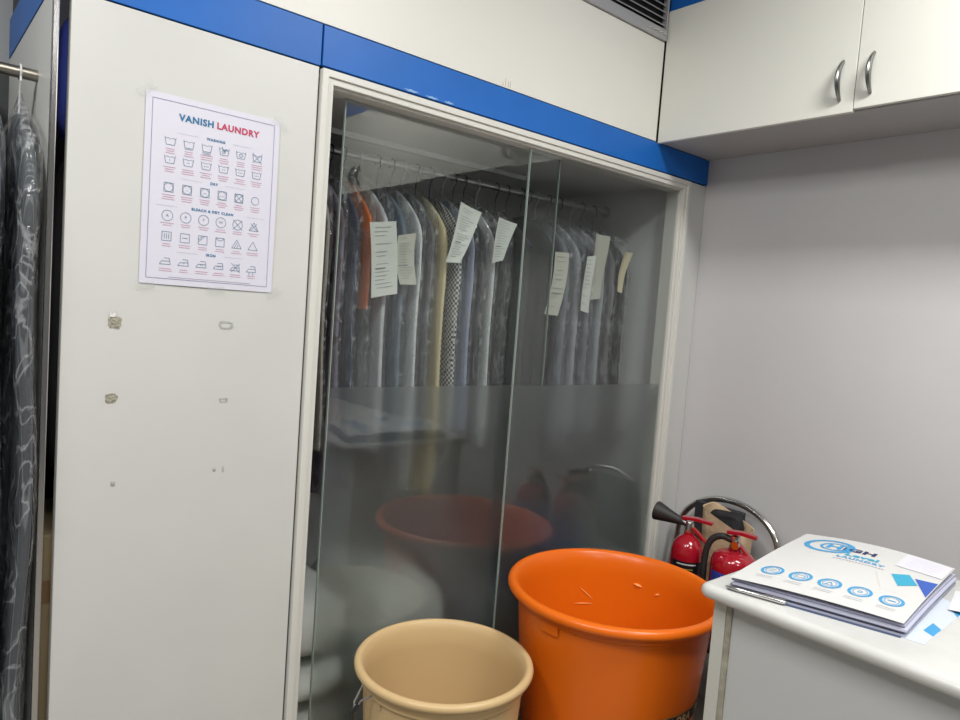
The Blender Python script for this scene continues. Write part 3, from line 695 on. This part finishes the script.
# carbon dioxide type
e1 = thing('fire_extinguisher', 'slim red extinguisher with a black discharge horn and black label', 'fire extinguisher', (-.335, -.282, .4505), 0, 'fire extinguishers on the chair')
R1 = .058
MB().lathe([(0, 0), (R1-.006, 0), (R1, .008), (R1, .215), (R1*.98, .235), (R1*.88, .256), (R1*.68, .273), (R1*.42, .283), (.018, .288), (.018, .298), (0, .298)], 48).build('cylinder', W['red'], e1)
lb = arcp(R1+.0006, FA-1.0, FA+1.0, .165, .207).build('label_band', sbl, e1)
fl = Flat()
for i in range(14): fl.line((-.034+.005*i, .009), (-.034+.005*i+.0038, .009), .0045)
fl.build(cylmap(R1+.0012, FA, .189), 'label_print', whi, lb)
f2 = Flat()
for i in range(10): f2.line((-.024+.005*i, .0), (-.024+.005*i+.0036, .0), .002)
f2.build(cylmap(R1+.0012, FA, .182), 'label_print', yel, lb)
MB().lathe([(.0, .296), (.016, .296), (.016, .325), (.012, .333), (0, .333)], 16).build('valve', W['chrome'], e1)
def lever(root, z, a, L, m=W['red']):
    dx, dy = math.cos(a), math.sin(a); nx, ny = -dy, dx
    def bar(z0, z1, l0, l1, w0, h):
        b = MB(); v = []
        for (l, zz, ww) in ((l0, z0, w0), ((l0+l1)/2, (z0+z1)/2+.004, w0), (l1, z1, w0*.8)):
            for (sw, sh) in ((-1, 0), (1, 0), (1, 1), (-1, 1)): v.append((dx*l+nx*ww*sw, dy*l+ny*ww*sw, zz+h*sh))
        f = [(0, 1, 2, 3)[::-1], (8, 9, 10, 11)]
        for i in range(2):
            for k in range(4): f.append((i*4+k, i*4+(k+1) % 4, (i+1)*4+(k+1) % 4, (i+1)*4+k))
        return b.add(v, f)
    bar(z+.012, z+.010, -.028, L, .013, .011).build('lever', m, root, smooth=False, bevel=.0015)
    bar(z-.004, z-.062, -.012, L*.85, .012, .011).build('carry_handle', m, root, smooth=False, bevel=.0015)
LA = math.radians(-72)
lever(e1, .325, LA, .080)
# horn: cone pointing to the left
def cone(p0, p1, prof, name, m, parent):
    p0, p1 = Vector(p0), Vector(p1); n = len(prof)
    MB().tube([p0.lerp(p1, s) for s, r in prof], [r for s, r in prof], 24).build(name, m, parent)
cone((0, .012, .322), (-.03, .130, .345), [(0, .010), (.12, .011), (.2, .014), (.24, .015), (.6, .024), (.9, .033), (.97, .034), (1, .031)], 'horn', W['rubber'], e1)
cone((0, .0, .318), (-.004, .030, .330), [(0, .009), (.8, .010), (1, .010)], 'horn_joint', W['steel'], e1)
# powder type
e2 = thing('fire_extinguisher', 'wider red extinguisher with a blue label and black hose, nearer the counter', 'fire extinguisher', (-.345, -.468, .4505), 0, 'fire extinguishers on the chair')
R2 = .073
MB().lathe([(0, 0), (R2-.006, 0), (R2, .008), (R2, .215), (R2*.985, .236), (R2*.90, .252), (R2*.70, .263), (R2*.45, .268), (.020, .269), (.020, .275), (0, .275)], 52).build('cylinder', W['red'], e2)
lb = arcp(R2+.0006, FA-1.15, FA+1.1, .155, .211).build('label_band', mat('blue_label', (.03, .06, .40), .4), e2)
Flat().text('POWDER', (.0, .010), .020, bold=.0004).build(cylmap(R2+.0014, FA, .186), 'label_print', mat('pale_blue_print', (.35, .42, .75), .6), lb)
f3 = Flat()
for i in range(12): f3.line((-.036+.006*i, -.012), (-.036+.006*i+.0045, -.012), .0025)
f3.build(cylmap(R2+.0014, FA, .186), 'label_print', whi, lb)
MB().lathe([(.0, .273), (.016, .273), (.019, .283), (.014, .292), (.014, .315), (0, .318)], 18).build('valve', W['chrome'], e2)
MB().lathe([(0, -.006), (.013, -.006), (.013, .004), (0, .004)], 18, (-.018, -.012, .292), 'x').build('gauge', W['chrome'], e2)
lever(e2, .306, LA, .066)
hp = [(0, .01, .298), (-.012, .045, .305), (-.022, .075, .285), (-.028, .088, .24), (-.030, .088, .16), (-.030, .086, .07), (-.028, .084, .02)]
def smooth_path(p, n=6):
    p = [Vector(q) for q in p]; out = []
    for i in range(len(p)-1):
        a = p[max(i-1, 0)]; b = p[i]; c_ = p[i+1]; e = p[min(i+2, len(p)-1)]
        for k in range(n):
            t = k/n; out.append(.5*((2*b)+(-a+c_)*t+(2*a-5*b+4*c_-e)*t*t+(-a+3*b-3*c_+e)*t**3))
    return out+[p[-1]]
MB().tube(smooth_path(hp), .0105, 12).build('hose', W['rubber'], e2)

e1.scale = (1, 1, 1.05); e2.scale = (1.03, 1.03, 1.12)
# paper bag behind them
bg = thing('paper_bag', 'crumpled brown paper bag with a slanted open top behind the extinguishers', 'bag', (-.185, -.345, .4505))
kb = mat('brown_kraft_paper', (.52, .38, .24), .8, bump=.5, bscale=30, var=.08, vscale=12)
def bagring(z, k, s):
    n = 40; out = []
    for i in range(n):
        a = 2*PI*i/n; x = .048*math.copysign(abs(math.cos(a))**.4, math.cos(a))*s; y = .088*math.copysign(abs(math.sin(a))**.4, math.sin(a))*s
        nn = noise.noise((x*20+k, y*18, z*14))*.010
        out.append((x+nn, y+nn, z+(.62*y*(-1)*-1 if False else 0)+ (k*(.36*y+.10*x))))
    return out
b = MB(); v = []; n = 40; lv = [(0, 0, 1), (.06, 0, 1.02), (.13, .1, 1.02), (.20, .2, 1.0), (.27, .5, .98), (.33, .8, 1.0), (.360, 1, 1.02)]
for z, k, s in lv: v += bagring(z, k, s)
for z, k, s in reversed(lv[2:]): v += bagring(z-.002, k, s*.965)
m_ = len(lv)*2-2
f = [(j*n+i, j*n+(i+1) % n, (j+1)*n+(i+1) % n, (j+1)*n+i) for j in range(m_-1) for i in range(n)]
f.append(tuple(range(n))[::-1]); f.append(tuple((m_-1)*n+i for i in range(n)))
b.add(v, f).build('bag_body', kb, bg)
tag(pillow('bag_filling', mat('black_cloth', (.012, .012, .014), .8, bump=.3, bscale=40), (-.185, -.335, .73), .07, .13, .10, 3, wob=.01), 'black cloth sticking up inside the brown paper bag', 'cloth')
# things low between the bin and the counter
tag(pillow('plastic_bag', mat('white_crumpled_plastic', (.62, .64, .70), .35, bump=.8, bscale=22), (-.42, -.63, 0), .15, .16, .40, 13, wob=.035), 'white crumpled plastic bag on the floor between the orange bin and the counter', 'bag')
tag(pillow('cloth_bundle', mat('brown_cloth', (.17, .11, .08), .8, bump=.3, bscale=22), (-.585, -.66, 0), .085, .09, .335, 23, wob=.02), 'brown cloth bundle on the floor just beside the counter post', 'bundle')

# ------------------------------------------------------------------ counter
ct = thing('counter', 'white counter base with a brown-stained edge strip under the marble top', 'counter', (0, 0, 0))
CB = mat('counter_laminate', (.56, .57, .57), .42, bump=.03, bscale=25)
box('side_panel', CB, -1.036, -1.022, -2.6, -.842, 0, .8660, ct)
box('corner_post', mat('cream_post', (.60, .60, .55), .45), -1.044, -1.020, -.838, -.806, 0, .8660, ct, bevel=.002)
box('edge_strip', mat('stained_strip', (.36, .34, .27), .7, var=.35, vscale=26), -1.041, -1.024, -.852, -.8385, 0, .8660, ct)
box('end_panel', CB, -1.020, -.46, -.83, -.81, 0, .8660, ct)
box('inner_panel', CB, -.475, -.46, -2.6, -.83, 0, .8660, ct)
# marble slab, bullnosed
b = MB(); n = 14
outl = []
x0, x1, y0, y1, rc = -1.088, -.42, -2.7, -.782, .028
for cx, cy, a0 in ((x0+rc, y1-rc, 90), (x0+.004, y0+.004, 180), (x1-.004, y0+.004, 270), (x1-rc, y1-rc, 0)):
    r_ = rc if abs(cy-(y1-rc)) < 1e-6 else .004
    for i in range(9): a = math.radians(a0+90*i/8); outl.append((cx, cy, r_, math.cos(a), math.sin(a)))
lev = [(-.0165*(1-math.cos(t)), .0165*math.sin(t)) for t in [math.radians(-90+180*i/10) for i in range(11)]]
v = []; N = len(outl)
for (ins, dz) in lev:
    for (cx, cy, r_, ca, sa) in outl:
        rr_ = r_+ins; v.append((cx+rr_*ca, cy+rr_*sa, .8835+dz))
f = [(j*N+i, j*N+(i+1) % N, (j+1)*N+(i+1) % N, (j+1)*N+i) for j in range(10) for i in range(N)]
f += [tuple(range(N))[::-1], tuple(10*N+i for i in range(N))]
tag(b.add(v, f).build('marble_countertop', W['marble']), 'white marble worktop with rounded edge lying on the counter', 'countertop')

# ------------------------------------------------------------------ papers on the counter
TL, TR, BR, BL = Vector((-.572, -.800, .944)), Vector((-.487, -1.138, .940)), Vector((-.971, -1.184, .931)), Vector((-1.058, -.846, .929))
def quad(TL, TR, BR, BL, bulge=0, dz=0):
    def fn(u, v):     # u along reading direction, v from top to bottom
        p = (TL*(1-u)+TR*u)*(1-v)+(BL*(1-u)+BR*u)*v
        return p+Vector((0, 0, dz+bulge*math.sin(PI*u)*(1-.6*v)+.004*math.sin(PI*v)))
    return fn
fold = thing('brochure_folder', 'white laundry brochure folder with blue round icons lying on the marble counter', 'folder', (0, 0, 0))
top = quad(TL, TR, BR, BL, .012)
cover = MB().grid(top, 24, 24, thick=(0, 0, .0008)).build('front_cover', mat('glossy_white_card', (.66, .66, .65), .3), fold)
lo = lambda d_, z_: [Vector((p.x, p.y, z_))+d_ for p in (TL, TR, BR, BL)]
ed = mat('bluish_white_sheets', (.52, .53, .66), .6)
for k, (dx, dy, z_) in enumerate(((.006, -.004, .905), (.010, .002, .911), (.003, -.006, .917), (.012, .001, .923))):
    q_ = lo(Vector((dx, dy, 0)), z_)
    MB().grid(quad(*q_, .002, 0), 14, 14, thick=(0, 0, .0042)).build('inner_sheets', ed if k != 1 else mat('slate_sheets', (.20, .22, .30), .6), fold)
back = MB().grid(quad(*lo(Vector((-.004, .002, 0)), .9012), .0, 0), 14, 14, thick=(0, 0, .0008)).build('back_cover', mat('dark_blue_card', (.05, .08, .16), .4), fold)
# printing on the cover: u 0..1 along the width, v 0 bottom..1 top
UW, VH = .345, .50
def onc(u, v):
    p = top(u/UW, 1-v/VH); return (p.x, p.y, p.z+.0009)
bl1 = mat('sky_blue_ink', (.05, .32, .62), .5); bl2 = mat('deep_blue_ink', (.03, .10, .45), .5); bl3 = mat('teal_ink', (.03, .36, .55), .5); navy = mat('navy_ink', (.02, .02, .10), .5)
lg = Flat(); lg.ring((.088, .398), .052, .058, .013, 40); lg.ring((.100, .398), .030, .034, .007, 32)
lg.build(onc, 'logo_ring', bl1, cover)
Flat().text('H', (.100, .398), .052, bold=.002).build(onc, 'logo_letter', bl1, cover)
Flat().text('IGH', (.158, .398), .042, bold=.002, space=1.08).build(onc, 'brand_lettering', navy, cover)
Flat().text('Level', (.175, .352), .032, bold=.0016, space=1.1).build(onc, 'brand_lettering', bl3, cover)
Flat().text('LAUNDRY', (.178, .322), .020, bold=.001, space=1.2).build(onc, 'brand_lettering', bl1, cover)
f4 = Flat()
for i in range(16): f4.line((.125+.007*i, .300), (.125+.007*i+.005, .300), .005)
f4.build(onc, 'small_print', gy, cover)
fgi = mat('faint_grey_ink', (.56, .57, .60), .6)
for i in range(5):
    ic = Flat(); ic2 = Flat(); ic3 = Flat(); c = (.055+.0610*i, .104)
    ic.ring(c, .0205, .0290, .0065, 32); ic2.ring(c, .0135, .020, .0016, 24)
    if i == 0: ic2.line((c[0]-.007, c[1]+.006), (c[0]+.007, c[1]+.006), .002); ic2.line((c[0]-.007, c[1]-.006), (c[0]+.007, c[1]-.006), .002)
    if i == 1: ic2.poly([(c[0]-.008, c[1]-.008), (c[0]+.008, c[1]-.008), (c[0]+.008, c[1]+.008), (c[0]-.008, c[1]+.008)], .0016, True)
    if i == 2: ic2.poly([(c[0]-.008, c[1]-.010), (c[0]+.008, c[1]-.010), (c[0], c[1]+.011)], .002, True)
    if i == 3: ic2.ring(c, .004, .006, .002, 12)
    if i == 4: ic2.line((c[0]-.008, c[1]), (c[0]+.008, c[1]), .005)
    for q in range(2): ic3.line((c[0]-.018, c[1]-.046-q*.010), (c[0]+.018, c[1]-.046-q*.010), .0022)
    ic.build(onc, 'icon_ring', bl1, cover); ic2.build(onc, 'icon', bl1, cover); ic3.build(onc, 'small_print', fgi, cover)
dm = Flat().fill([(.255, .285), (.285, .318), (.315, .255), (.285, .212)]); dm.build(onc, 'printed_diamond', bl3, cover)
Flat().fill([(.300, .300), (.3435, .315), (.3435, .190)]).build(onc, 'printed_triangle', bl2, cover)
Flat().poly([(.225, .275), (.262, .165), (.315, .160)], .0012).build(onc, 'printed_outline', mat('peach_ink', (.68, .58, .50), .6), cover)
# note lying on the cover's top right corner
no = thing('handwritten_note', 'small pale note with faint handwriting on the far right corner of the folder', 'note', (0, 0, 0))
def onn(u, v): p = top(u/UW, 1-v/VH); return Vector((p.x, p.y, p.z+.0018))
MB().grid(lambda a, b_: onn(.245+.098*a, .36+.13*b_), 8, 8, thick=(0, 0, .0006)).build('sheet', mat('pale_lilac_paper', (.70, .69, .76), .6), no)
hw = Flat(); rnd = random.Random(11)
for j in range(5):
    u = .262; v = .378+.022*j
    while u < .325:
        p = (u+.003+.002*rnd.random(), v+.006*(rnd.random()-.5)); hw.line((u, v+.004*(rnd.random()-.5)), p, .0009); u = p[0]+.0008+(.004 if rnd.random() < .2 else 0)
hw.build(lambda u, v: onn(u, v)+Vector((0, 0, .0006)), 'handwriting', mat('faded_pink_ink', (.52, .38, .52), .7), no)
# leaflet and slips at the right
lf = thing('leaflet', 'blue and white leaflet poking out under the near corner of the folder', 'leaflet', (0, 0, 0))
A = [Vector((-.62, -1.165, .9008)), Vector((-.80, -1.26, .9008)), Vector((-.955, -1.235, .9008)), Vector((-.90, -1.10, .9008))]
lfq = lambda u, v: (A[0]*(1-u)+A[1]*u)*(1-v)+(A[3]*(1-u)+A[2]*u)*v
lfs = [Vector((-.60, -1.10, .9002)), Vector((-.66, -1.215, .9002)), Vector((-.965, -1.222, .9002)), Vector((-.98, -1.10, .9002))]
lfq = lambda u, v: (lfs[0]*(1-u)+lfs[1]*u)*(1-v)+(lfs[3]*(1-u)+lfs[2]*u)*v
# (kept thin: lies flat on the marble below the folder)
MB().grid(lfq, 8, 8, thick=(0, 0, -.0008)).build('sheet', mat('light_blue_card', (.62, .68, .76), .4), lf)
lfp = Flat().fill([(.80, .55), (.99, .62), (.99, .80), (.80, .75)]).fill([(.80, .15), (.99, .05), (.99, .25)]); lfp.build(lambda u, v: lfq(u, v)+Vector((0, 0, .0011)), 'printed_shapes', bl1, lf)
sl = MB().grid(lambda u, v: Vector((-.55-.16*v-.02*u, -1.160-.085*u-.03*v, .9040+.008*math.sin(u*2.5))), 8, 6, thick=(0, 0, .0006)).build('paper_slip', mat('white_slip', (.76, .77, .80), .5))
tag(sl, 'curled white slip at the right beneath the folder', 'paper slip')
pen = thing('pen', 'silver pen tucked along the left edge of the folder', 'pen', (-1.066, -.842, .907), 0)
pen.rotation_euler = (0, 0, math.radians(-75.6))
MB().lathe([(0, 0), (.0018, .001), (.0045, .016), (.0052, .03), (.0052, .125), (.004, .132), (0, .133)], 16, (0, 0, 0), 'x').build('barrel', W['chrome'], pen)
MB().box(.085, .13, -.001, .001, .0052, .0068).build('clip', W['chrome'], pen, smooth=False)
for i_ in pen.children: i_.location.z = .0005
